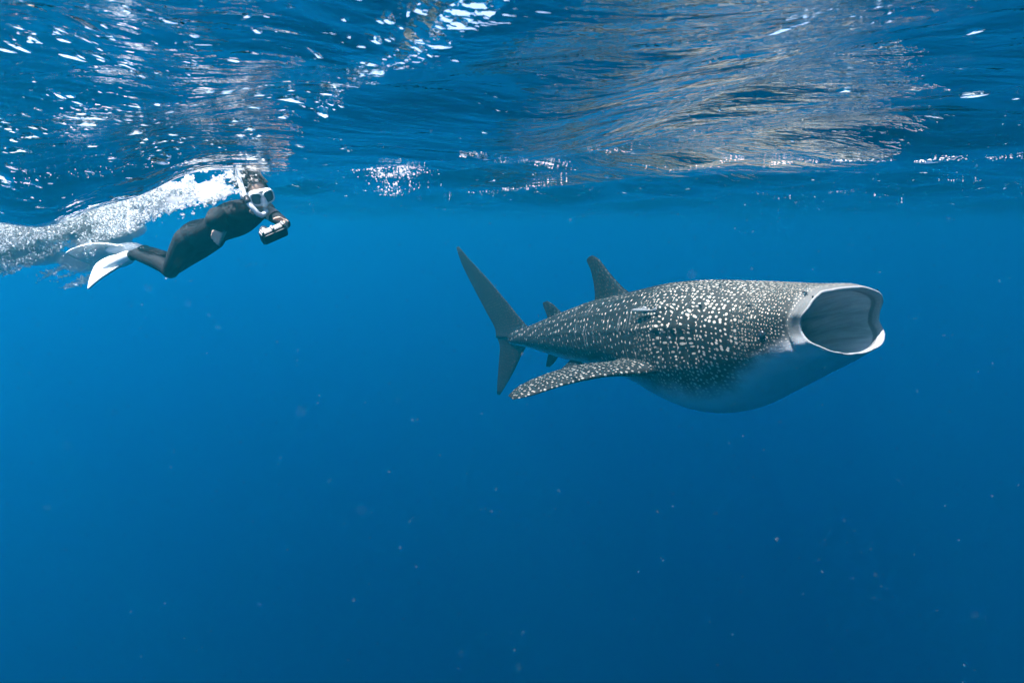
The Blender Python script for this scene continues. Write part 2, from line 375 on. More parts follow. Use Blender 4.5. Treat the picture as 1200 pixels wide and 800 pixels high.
def shark_material():
    N = NT('shark_skin')
    uvs = N.n('ShaderNodeUVMap', {'uv_map': 'skin'}).outputs[0]; uvz = N.n('ShaderNodeUVMap', {'uv_map': 'zone'}).outputs[0]
    sep = N.n('ShaderNodeSeparateXYZ', Vector=uvs); U, Vv = sep.outputs[0], sep.outputs[1]
    sz = N.n('ShaderNodeSeparateXYZ', Vector=uvz); B, Z = sz.outputs[0], sz.outputs[1]
    isfin = N.math('GREATER_THAN', Z, 2.5)
    lip = N.math('MULTIPLY', N.ramp(Z, .3, 1.0), N.math('LESS_THAN', Z, 2.5))
    mouth = N.math('MULTIPLY', N.ramp(Z, 1.05, 1.7), N.math('LESS_THAN', Z, 2.5))
    tc = N.n('ShaderNodeTexCoord').outputs['Object']
    # spots: rounder and tighter towards the head, drawn out and wider apart towards the tail
    warp = N.n('ShaderNodeTexNoise', Vector=uvs, Scale=5.0, Detail=2.0).outputs['Color']
    wv = N.vmath('MULTIPLY', N.vmath('SUBTRACT', warp, (.5, .5, .5)), (.030, .022, 0))
    p = N.vmath('ADD', uvs, wv)
    def spots(scale, su, sv, rnd, r0, r1):
        v = N.n('ShaderNodeTexVoronoi', {'feature': 'F1', 'voronoi_dimensions': '2D'}, Vector=N.vmath('MULTIPLY', p, (su, sv, 1)), Scale=scale, Randomness=rnd)
        cellr = N.n('ShaderNodeSeparateColor', Color=v.outputs['Color']).outputs[0]
        rad = N.math('ADD', r0, N.math('MULTIPLY', cellr, r1 - r0))
        d = N.math('SUBTRACT', v.outputs['Distance'], rad)
        return N.ramp(d, -.06, .05, 1.0, 0.0)
    head = spots(31.0, 1.05, 1.0, .66, .10, .26)
    big = spots(19.0, 1.0, 1.1, .62, .11, .30)
    tail = spots(12.5, 1.15, .72, .5, .065, .165)
    fin = spots(25.0, .75, 1.0, .6, .08, .25)
    kH = N.ramp(U, .35, .75); kT = N.ramp(U, 1.5, 2.1)
    sp = N.mix(kH, head, big); sp = N.mix(kT, sp, tail); sp = N.mix(isfin, sp, fin)
    # pale upright streaks between the rows on the rear flank
    st = N.noise(N.vmath('MULTIPLY', p, (34, 2.0, 1)), 1.0, 2, .5)
    st = N.math('MULTIPLY', N.ramp(st, .60, .72), N.math('MULTIPLY', kT, .28))
    blot = N.noise(uvs, 3.0, 4, .6); fine = N.noise(tc, 60, 3, .6)
    skin = N.mix(blot, (.004, .0065, .007, 1), (.016, .019, .017, 1))
    skin = N.mix(N.math('MULTIPLY', fine, .5), skin, (.015, .016, .013, 1))
    skin = N.mix(N.ramp(Z, 3.2, 3.8), skin, N.mix(blot, (.0022, .004, .005, 1), (.006, .009, .009, 1)))  # fins other than pectorals: dark slate, deepened by shade put into the colour
    snout = N.ramp(U, .0, .20, .85, 0.0)                    # greyer towards the lips
    skin = N.mix(N.math('MULTIPLY', snout, N.math('LESS_THAN', Z, 2.5)), skin, (.17, .17, .155, 1))
    bloom = N.math('MULTIPLY', N.ramp(U, .5, 2.2, .42, 0.0), N.ramp(B, .12, .55, 1.0, 0.0))
    skin = N.mix(N.math('MULTIPLY', bloom, N.math('LESS_THAN', Z, 2.5)), skin, (.085, .082, .068, 1))
    skin = N.mix(N.math('MULTIPLY', st, N.math('LESS_THAN', Z, 2.5)), skin, (.30, .32, .30, 1))
    spotc = N.mix(N.noise(uvs, 11, 2), (.30, .28, .215, 1), (.56, .525, .42, 1))
    spotc = N.mix(N.ramp(U, 1.6, 3.2, 0.0, .45), spotc, (.12, .13, .11, 1))
    bedge = N.math('ADD', B, N.math('MULTIPLY', N.math('SUBTRACT', N.noise(uvs, 5, 3), .5), .12))
    bedge = N.math('ADD', bedge, N.ramp(U, .25, .95, .12, 0.0))
    belly = N.math('MULTIPLY', N.ramp(bedge, .66, .82), N.math('LESS_THAN', Z, 2.5))
    nsp = N.math('MULTIPLY', N.ramp(U, .03, .08), N.math('SUBTRACT', 1.0, N.math('MULTIPLY', lip, 1.0)))
    nsp = N.math('MAXIMUM', nsp, isfin)
    nsp = N.math('MULTIPLY', nsp, N.ramp(Z, 3.2, 3.8, 1.0, .14))
    col = N.mix(N.math('MULTIPLY', sp, nsp), skin, spotc)
    col = N.mix(belly, col, N.mix(blot, (.46, .48, .48, 1), (.62, .63, .61, 1)))
    col = N.mix(lip, col, N.mix(fine, (.22, .22, .205, 1), (.40, .40, .375, 1)))
    band = N.math('MULTIPLY', N.math('MULTIPLY', N.ramp(U, .025, .05), N.ramp(U, .08, .11, 1.0, 0.0)), N.ramp(Z, .7, .95))     # band of tiny teeth inside the lips
    col = N.mix(N.math('MULTIPLY', band, .7), col, N.mix(N.noise(uvs, 90, 2), (.05, .05, .045, 1), (.20, .19, .17, 1)))
    # mouth lining: pale, with darker folds that run into the throat
    fold = N.noise(N.vmath('MULTIPLY', uvs, (1.4, 9, 1)), 1.6, 4, .6)
    lining = N.mix(N.ramp(fold, .3, .7), (.46, .48, .46, 1), (.78, .80, .75, 1))
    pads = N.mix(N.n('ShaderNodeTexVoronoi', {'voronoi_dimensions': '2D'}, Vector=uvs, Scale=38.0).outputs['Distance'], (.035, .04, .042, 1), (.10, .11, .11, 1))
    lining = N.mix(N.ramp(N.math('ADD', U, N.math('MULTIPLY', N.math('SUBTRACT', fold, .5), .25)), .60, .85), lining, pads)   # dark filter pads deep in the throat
    col = N.mix(mouth, col, lining)
    hgt = N.math('ADD', N.math('MULTIPLY', fine, .004), N.math('MULTIPLY', N.noise(tc, 14, 3), .010))
    hgt = N.math('ADD', hgt, N.math('MULTIPLY', N.math('MULTIPLY', fold, mouth), .035))
    bp = N.n('ShaderNodeBump', Strength=.8, Distance=.6, Height=hgt)
    return N.surf(N.n('ShaderNodeBsdfPrincipled', Base_Color=col, Roughness=.62, Specular_IOR_Level=.06, Normal=bp))
def evaluated(o):
    dg = bpy.context.evaluated_depsgraph_get(); dg.update()
    return bpy.data.meshes.new_from_object(o.evaluated_get(dg))
def shark_bend(c):
    s = -c.x; c = c.copy()
    if s > 2.2: c.y -= SWAY * (s - 2.2) ** 2
    if s < 1.5:                                          # the head turns a little to its right
        q = 1.5 - s; c.x += c.y * 2 * TURN * q; c.y -= TURN * q * q
    return c
def build_shark():
    me = build_shark_mesh()
    bm = bmesh.new(); bm.from_mesh(me); bmesh.ops.recalc_face_normals(bm, faces=bm.faces); bm.to_mesh(me); bm.free()
    o = link(bpy.data.objects.new('body', me)); tmp = []
    for f in shark_fins():
        t = link(bpy.data.objects.new('tmp', f)); tmp.append(t)
        m = o.modifiers.new('u', 'BOOLEAN'); m.operation = 'UNION'; m.solver = 'EXACT'; m.object = t
    res = evaluated(o); o.modifiers.clear(); o.data = res; res.name = 'body'
    for t in tmp: bpy.data.objects.remove(t)
    bm = bmesh.new(); bm.from_mesh(res); bm.verts.ensure_lookup_table()
    # sway of the tail and a slight curve of the back
    for v in bm.verts: v.co = shark_bend(v.co)
    bm.to_mesh(res); bm.free()
    res.polygons.foreach_set('use_smooth', [True] * len(res.polygons))
    res.materials.clear(); res.materials.append(shark_material())
    root = link(bpy.data.objects.new('whale_shark', None))
    hd = at(*MOUTH); root.location = hd; root.rotation_euler = (ROLL, SPITCH, HEADING)
    o.parent = root
    tag(root, 'large white spotted whale shark feeding with its round mouth wide open', 'shark')
    # eyes beside the jaw corners, nostrils on the upper lip
    N = NT('shark_eye'); eye_m = N.surf(N.n('ShaderNodeBsdfPrincipled', Base_Color=(.012, .012, .014, 1), Roughness=.25))
    for sd in (-1, 1):
        bm = bmesh.new(); bmesh.ops.create_uvsphere(bm, u_segments=20, v_segments=12, radius=.036)
        m2 = bpy.data.meshes.new('eye'); bm.to_mesh(m2); bm.free(); m2.materials.append(eye_m)
        m2.polygons.foreach_set('use_smooth', [True] * len(m2.polygons))
        e = link(bpy.data.objects.new('eye', m2), root); e.location = shark_bend(Vector((-.36, sd * .592, -.04))); e.scale = (1, .6, 1)
        bm = bmesh.new(); bmesh.ops.create_uvsphere(bm, u_segments=14, v_segments=8, radius=.016)
        m3 = bpy.data.meshes.new('nostril'); bm.to_mesh(m3); bm.free(); m3.materials.append(eye_m)
        n_ = link(bpy.data.objects.new('nostril', m3), root); n_.location = shark_bend(Vector((.006, sd * .385, .226))); n_.scale = (.35, 1, 1.3); n_.rotation_euler = (sd * -.5, 0, 0)
    return root
MOUTH = (1001, 376, 5.15); HEADING = math.atan2(-.835, .55); SPITCH = R(-10); ROLL = R(0); SWAY = .013; DROOP = 0.0; TURN = .045
shark = build_shark()

# ------------------------------------------------------------------ swimmer
SEGS = []
def capsule_chain(bm, pts, seg=18, caps=5):
    """pts: [(Vector, radius)] -> closed tapered tube with rounded ends"""
    pts = [(Vector(p), r_) for p, r_ in pts]; rings = []
    def frame(i):
        a = pts[max(i - 1, 0)][0]; b = pts[min(i + 1, len(pts) - 1)][0]; t = (b - a).normalized()
        u = t.cross(Vector((.13, .21, .97))).normalized(); return t, u, t.cross(u).normalized()
    t, u, v = frame(0); p, r_ = pts[0]
    for k in range(1, caps): a = math.pi / 2 * (1 - k / caps); rings.append((p - t * r_ * math.sin(a), r_ * math.cos(a), u, v))
    for i, (p, r_) in enumerate(pts): t, u, v = frame(i); rings.append((p, r_, u, v))
    t, u, v = frame(len(pts) - 1); p, r_ = pts[-1]
    for k in range(1, caps): a = math.pi / 2 * k / caps; rings.append((p + t * r_ * math.sin(a), r_ * math.cos(a), u, v))
    vs = [[bm.verts.new(c + u * math.cos(2 * math.pi * k / seg) * q + v * math.sin(2 * math.pi * k / seg) * q) for k in range(seg)] for c, q, u, v in rings]
    for a, b in zip(vs, vs[1:]):
        for k in range(seg): bm.faces.new((a[k], a[(k + 1) % seg], b[(k + 1) % seg], b[k]))
    bm.faces.new(vs[0][::-1]); bm.faces.new(vs[-1])
def ellipsoid(bm, c, axes, radii, seg=28):
    M = Matrix((Vector(axes[0]) * radii[0], Vector(axes[1]) * radii[1], Vector(axes[2]) * radii[2])).transposed().to_4x4()
    M.translation = Vector(c)
    bmesh.ops.create_uvsphere(bm, u_segments=seg, v_segments=seg // 2, radius=1, matrix=M)
def remeshed(name, bm, voxel, smooth=4, fac=.5):
    bmesh.ops.recalc_face_normals(bm, faces=bm.faces)
    me = bpy.data.meshes.new(name); bm.to_mesh(me); bm.free()
    o = link(bpy.data.objects.new(name, me))
    m = o.modifiers.new('r', 'REMESH'); m.mode = 'VOXEL'; m.voxel_size = voxel
    m = o.modifiers.new('s', 'SMOOTH'); m.factor = fac; m.iterations = smooth
    res = evaluated(o); o.modifiers.clear(); o.data = res; res.name = name
    res.polygons.foreach_set('use_smooth', [True] * len(res.polygons)); return o
def ortho(f, up):
    f = Vector(f).normalized(); x = f.cross(Vector(up)).normalized(); return x, f, x.cross(f).normalized()   # right, forward, up
HC = at(301, 229, 3.85); HX, HF, HU = ortho((.60, -.74, -.20), (-.34, .05, .93))       # head: x to its right as seen from behind
HS = .87
def hp(x, f, u): return HC + (HX * x + HF * f + HU * u) * HS
def hand(bm, wrist, d, palm_n, curl, size=1.0):
    """five unequal bent fingers on a palm; d = wrist-to-knuckle direction, palm_n = towards the gripped thing; returns joints"""
    d = Vector(d).normalized(); side = d.cross(Vector(palm_n)).normalized(); n = side.cross(d).normalized() * (1 if side.cross(d).dot(Vector(palm_n)) > 0 else -1)
    J = []; SEGS.append([])
    def capsule_chain2(b, P, *a):
        for i in range(len(P) - 1): SEGS[-1].append((P[i][0], P[i + 1][0], max(P[i][1], P[i + 1][1])))
        capsule_chain(b, P, *a)
    for k, (off, ln) in enumerate(((-.031, .074), (-.010, .082), (.011, .077), (.031, .062))):
        off *= size; ln *= size
        a = wrist + side * off * .55; b = wrist + d * .092 * size + side * off
        capsule_chain2(bm, [(a, .016 * size), (b, .0125 * size)], 10, 3)
        cur, dirn, r_ = b, d.copy(), .0105 * size
        for frac, c in zip((.45, .31, .24), (curl * .8, curl, curl * .7)):
            dirn = (dirn * math.cos(c) + n * math.sin(c)).normalized() if k >= 0 else dirn
            n2 = (n * math.cos(c) - d * 0).normalized(); nx = cur + dirn * ln * frac
            capsule_chain2(bm, [(cur, r_), (nx, r_ * .88)], 10, 3); cur = nx; r_ *= .9
        J.append(cur)
    b = wrist + d * .028 * size - side * .030 * size; m_ = b + (d * .5 - side * .6 + n * .55).normalized() * .042 * size
    e = m_ + (d * .8 + n * .6 - side * .1).normalized() * .034 * size
    capsule_chain2(bm, [(wrist + d * .02 * size - side * .012 * size, .016 * size), (b, .014 * size), (m_, .0115 * size), (e, .0095 * size)], 10, 3)
    return J
def build_person():
    root = link(bpy.data.objects.new('person', None)); root.location = (0, 0, 0)
    tag(root, 'snorkeler in a dark wetsuit with white mask and fins swimming under the surface', 'person')
    bm = bmesh.new()
    sh = at(288, 248, 3.86); hipc = at(236, 279, 4.16)
    ax = (hipc - sh).normalized()
    # torso frame: ax towards the feet, side = towards his right (the camera side), ventral = belly
    side = Vector((-.35, -.92, -.05)); side = (side - ax * side.dot(ax)).normalized(); ven = ax.cross(side).normalized()
    if ven.z > 0: ven = -ven
    L = (hipc - sh).length
    TK = [(-.04, 0.1348, 0.0744, .008), (.14, 0.1637, 0.0967, .0), (.30, 0.1600, 0.1004, .006), (.48, 0.1395, 0.0911, .004), (.66, 0.1283, 0.0856, .0), (.84, 0.1376, 0.0949, -.010), (1.0, 0.1451, 0.1023, -.018), (1.12, 0.1256, 0.0911, -.018)]
    for i in range(27):
        t = -.04 + 1.16 * i / 26; w_, dpt, off = catmull(TK, t)
        ellipsoid(bm, sh + ax * (L * t) + ven * off, (side, ven, ax), (w_, dpt, .06))
    # neck and head
    capsule_chain(bm, [(sh - ax * .02, .082), (sh.lerp(HC, .45), .062), (HC - HU * .05 - HF * .02, .060)])
    ellipsoid(bm, hp(0, -.008, .030), (HX, HF, HU), (0.0661, 0.0844, 0.0853))
    ellipsoid(bm, hp(0, .030, -.040), (HX, HF, HU), (0.0522, 0.0574, 0.0679))
    capsule_chain(bm, [(hp(0, .085, -.005), .010), (hp(0, .108, -.036), .015)])               # nose
    ellipsoid(bm, hp(0, .082, -.075), (HX, HF, HU), (0.0226, 0.0139, 0.0122))                      # lips
    ellipsoid(bm, hp(0, .066, -.106), (HX, HF, HU), (0.0244, 0.0209, 0.0157))                      # chin
    for s_ in (-1, 1): ellipsoid(bm, hp(.077 * s_, -.006, -.004), (HX, HF, HU), (0.0087, 0.0174, 0.0278))
    # legs: the camera-side one is his right
    rhip = hipc + side * .085 + ax * .02; lhip = hipc - side * .085 + ax * .02
    rk, ra = at(199.5, 317, 4.24), at(158, 298, 4.45)
    lk, la = at(206, 312, 4.48), at(168, 293, 4.62)
    def leg(h, k, a):
        capsule_chain(bm, [(h, .086), (h.lerp(k, .35), .078), (h.lerp(k, .72), .062), (k, .053)])
        calf = Vector((0, 0, 1)) * .012
        capsule_chain(bm, [(k, .051), (k.lerp(a, .16) + calf, .050), (k.lerp(a, .34) + calf * 1.5, .052), (k.lerp(a, .66) + calf, .045), (a, .036)])
    leg(rhip, rk, ra); leg(lhip, lk, la)
    rfd = (at(140, 306, 4.48) - ra).normalized(); lfd = (at(143, 294, 4.64) - la).normalized()
    for a, d in ((ra, rfd), (la, lfd)): capsule_chain(bm, [(a - d * .02, .036), (a + d * .08, .037), (a + d * .17, .030)])
    # near (right) arm folded back along the body, hand on the hip
    rs = sh + side * .165 + ax * .04; re = at(249, 259, 3.66); rw = at(261, 266.5, 3.76)
    capsule_chain(bm, [(rs, .058), (rs.lerp(re, .5), .052), (re, .042)]); capsule_chain(bm, [(re, .042), (re.lerp(rw, .35), .043), (rw, .029)])
    hand(bm, rw, at(255, 276, 3.80) - rw, (.25, .9, .1), .22, 1.0)
    # far (left) arm reaching forward with the housing
    ls = sh - side * .165 + ax * .03; le = at(312, 247, 3.98); lw = at(334.5, 262.5, 3.66)
    capsule_chain(bm, [(ls, .056), (ls.lerp(le, .5), .050), (le, .042)]); capsule_chain(bm, [(le, .041), (le.lerp(lw, .35), .042), (lw, .029)])
    hand(bm, lw, at(331, 271, 3.56) - lw, (-.9, -.1, .05), .72, .95)
    body = remeshed('body', bm, .0050, 4); body.parent = root
    # wetsuit, skin
    N = NT('wetsuit'); tc = N.n('ShaderNodeTexCoord').outputs['Object']
    c = N.mix(N.noise(tc, 9, 4, .6), (.006, .007, .009, 1), (.016, .018, .021, 1)); h = N.math('ADD', N.math('MULTIPLY', N.noise(tc, 22, 3), .5), N.math('MULTIPLY', N.noise(tc, 220, 1), .05))
    suit = N.surf(N.n('ShaderNodeBsdfPrincipled', Base_Color=c, Roughness=.75, Specular_IOR_Level=.12, Normal=N.n('ShaderNodeBump', Strength=.5, Distance=.02, Height=h)))
    N = NT('skin'); tc = N.n('ShaderNodeTexCoord').outputs['Object']
    skin = N.surf(N.n('ShaderNodeBsdfPrincipled', Base_Color=N.mix(N.noise(tc, 40, 3), (.52, .33, .23, 1), (.66, .45, .33, 1)), Roughness=.55))
    me = body.data; me.materials.append(suit); me.materials.append(skin)
    for p in me.polygons:
        q = p.center; s_ = False
        d = q - HC
        if d.length < .16 and d.dot(HU) > -.135 and d.dot(HF) > -.02 and (q - sh).dot(ax) < -.085: s_ = True
        for segs in SEGS:
            if s_ or (q - segs[0][0]).length > .25: continue
            for a_, b_, r_ in segs:
                ab = b_ - a_; t = max(0, min(1, (q - a_).dot(ab) / ab.length_squared))
                if t > .02 and (q - a_ - ab * t).length < r_ + .0035: s_ = True; break
        p.material_index = 1 if s_ else 0
    # hair
    N = NT('hair'); tc = N.n('ShaderNodeTexCoord').outputs['Object']
    hair_m = N.surf(N.n('ShaderNodeBsdfPrincipled', Base_Color=N.mix(N.noise(tc, 90, 2), (.012, .010, .009, 1), (.045, .034, .028, 1)), Roughness=.5))
    bm = bmesh.new(); ellipsoid(bm, hp(0, -.012, .034), (HX, HF, HU), (0.0748, 0.0922, 0.0905), 44)
    for v in list(bm.verts):
        d = v.co - HC; u_, f_ = d.dot(HU), d.dot(HF)
        if f_ > .055 - .3 * max(0, u_ - .085) and u_ < .088 + .0: bm.verts.remove(v); continue
        if u_ < -.055: bm.verts.remove(v); continue
        v.co += d.normalized() * .012 * mnoise.noise(v.co * 34)
    for k in range(150):
        a = random.uniform(-2.9, 2.9); e = random.uniform(.25, 1.45)
        d0 = (HX * math.sin(a) * math.cos(e) * .088 - HF * math.cos(a) * math.cos(e) * .108 + HU * math.sin(e) * .104)
        p0 = hp(0, -.012, .034) + d0 * .98
        if (p0 - HC).dot(HF) > .06 and (p0 - HC).dot(HU) < .09: continue
        drift = (Vector((-.8, .25, .35)) + Vector([random.uniform(-.35, .35) for _ in range(3)])).normalized(); ln = random.uniform(.03, .085)
        capsule_chain(bm, [(p0, .0035), (p0 + d0.normalized() * .012 + drift * ln * .5, .0028), (p0 + drift * ln + HU * .01, .001)], 5, 2)
    me = bpy.data.meshes.new('hair'); bm.to_mesh(me); bm.free(); me.materials.append(hair_m); link(bpy.data.objects.new('hair', me), root)
    # mask
    N = NT('white_silicone'); white = N.surf(N.n('ShaderNodeBsdfPrincipled', Base_Color=(.74, .76, .74, 1), Roughness=.38))
    N = NT('mask_glass'); glass = N.surf(N.n('ShaderNodeMixShader', i0=.72, i1=N.n('ShaderNodeBsdfTransparent', Color=(.75, .88, .92, 1)), i2=N.n('ShaderNodeBsdfPrincipled', Base_Color=(.10, .17, .20, 1), Roughness=.08)))
    def rrect(cx, cu, w_, h_, f_, n=36, ex=3.2, slant=0):
        P = []
        for k in range(n):
            a = 2 * math.pi * k / n; ca, sa = math.cos(a), math.sin(a)
            x = cx + w_ * math.copysign(abs(ca) ** (2 / ex), ca); u_ = cu + h_ * math.copysign(abs(sa) ** (2 / ex), sa) + slant * (x - cx)
            P.append(hp(x, f_ - 2.2 * x * x, u_))
        return P
    def loft(name, loops, mat, parent, close=True, cap=False):
        V = [p for l in loops for p in l]; n = len(loops[0]); F = []
        for i in range(len(loops) - (0 if close else 1)):
            j = (i + 1) % len(loops)
            for k in range(n): F.append((i * n + k, i * n + (k + 1) % n, j * n + (k + 1) % n, j * n + k))
        if cap: F.append(tuple(range((len(loops) - 1) * n, len(loops) * n))); F.append(tuple(range(n - 1, -1, -1)))
        return mesh_obj(name, V, F, mat, parent)
    skirt = loft('mask', [rrect(0, .002, .082, .052, .048), rrect(0, .002, .086, .056, .062), rrect(0, .002, .084, .054, .104), rrect(0, .002, .078, .048, .122), rrect(0, .002, .070, .041, .121), rrect(0, .002, .070, .041, .06)], white, root)
    # nose pocket and strap belong to the mask, the two panes with their rims sit in it
    bm = bmesh.new(); capsule_chain(bm, [(hp(0, .105, .028), .012), (hp(0, .122, .0), .016), (hp(0, .130, -.034), .021)])
    me = bpy.data.meshes.new('nose_pocket'); bm.to_mesh(me); bm.free(); me.materials.append(white); me.polygons.foreach_set('use_smooth', [True] * len(me.polygons)); link(bpy.data.objects.new('nose_pocket', me), skirt)
    for s_ in (-1, 1):
        rim = loft('lens_rim', [rrect(.041 * s_, .006, .040, .042, .118, slant=.12 * s_), rrect(.041 * s_, .006, .040, .042, .138, slant=.12 * s_), rrect(.041 * s_, .006, .033, .035, .140, slant=.12 * s_), rrect(.041 * s_, .006, .033, .035, .118, slant=.12 * s_)], white, skirt)
        ln = loft('lens', [rrect(.041 * s_, .006, .0335, .0355, .126, slant=.12 * s_), rrect(.041 * s_, .006, .0335, .0355, .130, slant=.12 * s_)], glass, skirt, close=False, cap=True)
    strap = []
    for k in range(25):
        a = math.pi * (k / 24 - .5) * 1.16
        c = hp(.096 * math.sin(a + 0) if True else 0, -.012 - .112 * math.cos(a), .012); t = .014
        strap.append([c + HU * t, c - HU * t, c - HU * t + (c - HC).normalized() * .004, c + HU * t + (c - HC).normalized() * .004])
    V = [p for l in strap for p in l]; F = []
    for i in range(24):
        for k in range(4): F.append((i * 4 + k, i * 4 + (k + 1) % 4, i * 4 + 4 + (k + 1) % 4, i * 4 + 4 + k))
    mesh_obj('strap', V, F, white, skirt)
    # snorkel: mouthpiece, J-bend and tube up past the near side of the head
    path = [hp(.0, .100, -.078), hp(.0, .122, -.092), at(306, 252.5, 3.69), at(299, 247, 3.67), at(292, 238.5, 3.67), at(286.5, 228, 3.70), at(282.5, 217, 3.73), at(279.5, 205, 3.76), at(277, 190, 3.78)]
    bm = bmesh.new(); pp = []
    for i in range(len(path) - 1):
        for q in range(4):
            t = q / 4; p0, p1, p2, p3 = path[max(i - 1, 0)], path[i], path[i + 1], path[min(i + 2, len(path) - 1)]
            pp.append(.5 * ((2 * p1) + (p2 - p0) * t + (2 * p0 - 5 * p1 + 4 * p2 - p3) * t * t + (3 * p1 - p0 - 3 * p2 + p3) * t ** 3))
    pp.append(path[-1])
    capsule_chain(bm, [(p, .0125 if i < 5 else .0145) for i, p in enumerate(pp)], 16, 3)
    me = bpy.data.meshes.new('snorkel'); bm.to_mesh(me); bm.free(); me.materials.append(white); me.polygons.foreach_set('use_smooth', [True] * len(me.polygons)); sn = link(bpy.data.objects.new('snorkel', me), root)
    N = NT('black_rubber'); rubber = N.surf(N.n('ShaderNodeBsdfPrincipled', Base_Color=(.012, .012, .014, 1), Roughness=.5))
    bm = bmesh.new(); c = at(289.5, 234, 3.675); capsule_chain(bm, [(c - (path[5] - path[4]).normalized() * .012, .0175), (c + (path[5] - path[4]).normalized() * .012, .0175)], 16, 3)
    me = bpy.data.meshes.new('keeper_clip'); bm.to_mesh(me); bm.free(); me.materials.append(rubber); link(bpy.data.objects.new('keeper_clip', me), sn)
    # fins
    N = NT('white_rubber'); tc = N.n('ShaderNodeTexCoord').outputs['Object']
    fw = N.surf(N.n('ShaderNodeBsdfPrincipled', Base_Color=N.mix(N.noise(tc, 12, 3), (.66, .69, .66, 1), (.80, .82, .78, 1)), Roughness=.45))
    def fin(foot, fd, tip, top, bend):
        """top: roughly where the upper face of the blade looks"""
        base = foot + fd * .10; Ld = (tip - base); A = Ld.normalized()
        nv = Vector(top); nv = (nv - A * nv.dot(A)).normalized(); wv = A.cross(nv)
        prof = [(0, .055), (.12, .068), (.35, .088), (.65, .104), (.9, .112), (1.0, .106)]
        V, F = [], []; NW = 13; NL = 22
        for top in (1, -1):
            for i in range(NL + 1):
                t = i / NL; hw = float(np.interp(t, [a for a, _ in prof], [b for _, b in prof]))
                for k in range(NW):
                    q = k / (NW - 1) * 2 - 1; rail = math.exp(-((abs(q) - .93) / .07) ** 2) * .010 * (1 - .75 * t) + (.002 * math.cos(q * 9) ** 2) * (1 - t)
                    V.append(base + Ld * (t + .05 * t ** 6 * (.5 - abs(q) ** 2)) + wv * q * hw + nv * (bend * math.sin(math.pi * t) + top * (.0035 + rail)))
        n1 = (NL + 1) * NW
        for top in (0, 1):
            for i in range(NL):
                for k in range(NW - 1):
                    f = (top * n1 + i * NW + k, top * n1 + i * NW + k + 1, top * n1 + (i + 1) * NW + k + 1, top * n1 + (i + 1) * NW + k); F.append(f if top else f[::-1])
        edge = [k for k in range(NW)] + [i * NW + NW - 1 for i in range(1, NL + 1)] + [NL * NW + k for k in range(NW - 2, -1, -1)] + [i * NW for i in range(NL - 1, 0, -1)]
        for a, b in zip(edge, edge[1:] + edge[:1]): F.append((a, b, n1 + b, n1 + a))
        bl = mesh_obj('fin', V, F, fw, root)
        b_ = bmesh.new(); b_.from_mesh(bl.data); bmesh.ops.recalc_face_normals(b_, faces=b_.faces); b_.to_mesh(bl.data); b_.free()
        bm = bmesh.new(); capsule_chain(bm, [(foot - fd * .015, .030), (foot + fd * .03, .046), (foot + fd * .09, .049), (foot + fd * .17, .040), (foot + fd * .25, .018)], 20, 4)
        me = bpy.data.meshes.new('foot_pocket'); bm.to_mesh(me); bm.free(); me.materials.append(fw); me.polygons.foreach_set('use_smooth', [True] * len(me.polygons)); link(bpy.data.objects.new('foot_pocket', me), bl)
    fin(ra + rfd * .03, rfd, at(106, 326, 4.56), (.0, -.66, .62), .015)
    fin(la + lfd * .03 + Vector((0, 0, .01)), lfd, at(91, 303, 4.72), (.1, .40, .86), .040)
    return root
person = build_person()
def build_housing():
    """black slab-shaped camera housing held in the outstretched hand"""
    root = link(bpy.data.objects.new('camera_housing', None))
    a, b = at(305, 280, 3.50), at(336, 266.5, 3.58); c = (a + b) / 2; root.location = c
    X = (b - a).normalized(); Yv = Vector((.12, .85, -.5)); Yv = (Yv - X * Yv.dot(X)).normalized(); Zv = X.cross(Yv)
    M = Matrix((X, Yv, Zv)).transposed().to_4x4(); root.rotation_euler = M.to_euler()
    N = NT('housing_plastic'); tc = N.n('ShaderNodeTexCoord').outputs['Object']
    blk = N.surf(N.n('ShaderNodeBsdfPrincipled', Base_Color=N.mix(N.noise(tc, 30, 3), (.010, .011, .013, 1), (.03, .032, .035, 1)), Roughness=.42))
    def box(name, dim, loc, mat, parent, bev):
        bm = bmesh.new(); bmesh.ops.create_cube(bm, size=1, matrix=Matrix.Diagonal((*dim, 1)))
        bmesh.ops.bevel(bm, geom=bm.edges[:], offset=bev, segments=3, profile=.6, affect='EDGES')
        me = bpy.data.meshes.new(name); bm.to_mesh(me); bm.free(); me.materials.append(mat); o = link(bpy.data.objects.new(name, me), parent); o.location = loc; return o
    shell = box('shell', (.150, .078, .042), (0, 0, 0), blk, root, .010)
    box('backplate', (.134, .064, .010), (0, 0, -.024), blk, root, .003)
    for x in (-.06, .0, .06): box('latch', (.014, .012, .030), (x, -.045, 0), blk, root, .003)
    bm = bmesh.new(); capsule_chain(bm, [(Vector((-.035, 0, .018)), .030), (Vector((-.035, 0, .040)), .028)], 24, 2)
    me = bpy.data.meshes.new('lens_port'); bm.to_mesh(me); bm.free(); me.materials.append(blk); link(bpy.data.objects.new('lens_port', me), root)
    return tag(root, 'small black underwater camera housing gripped in the left hand of the snorkeler', 'camera')
build_housing()

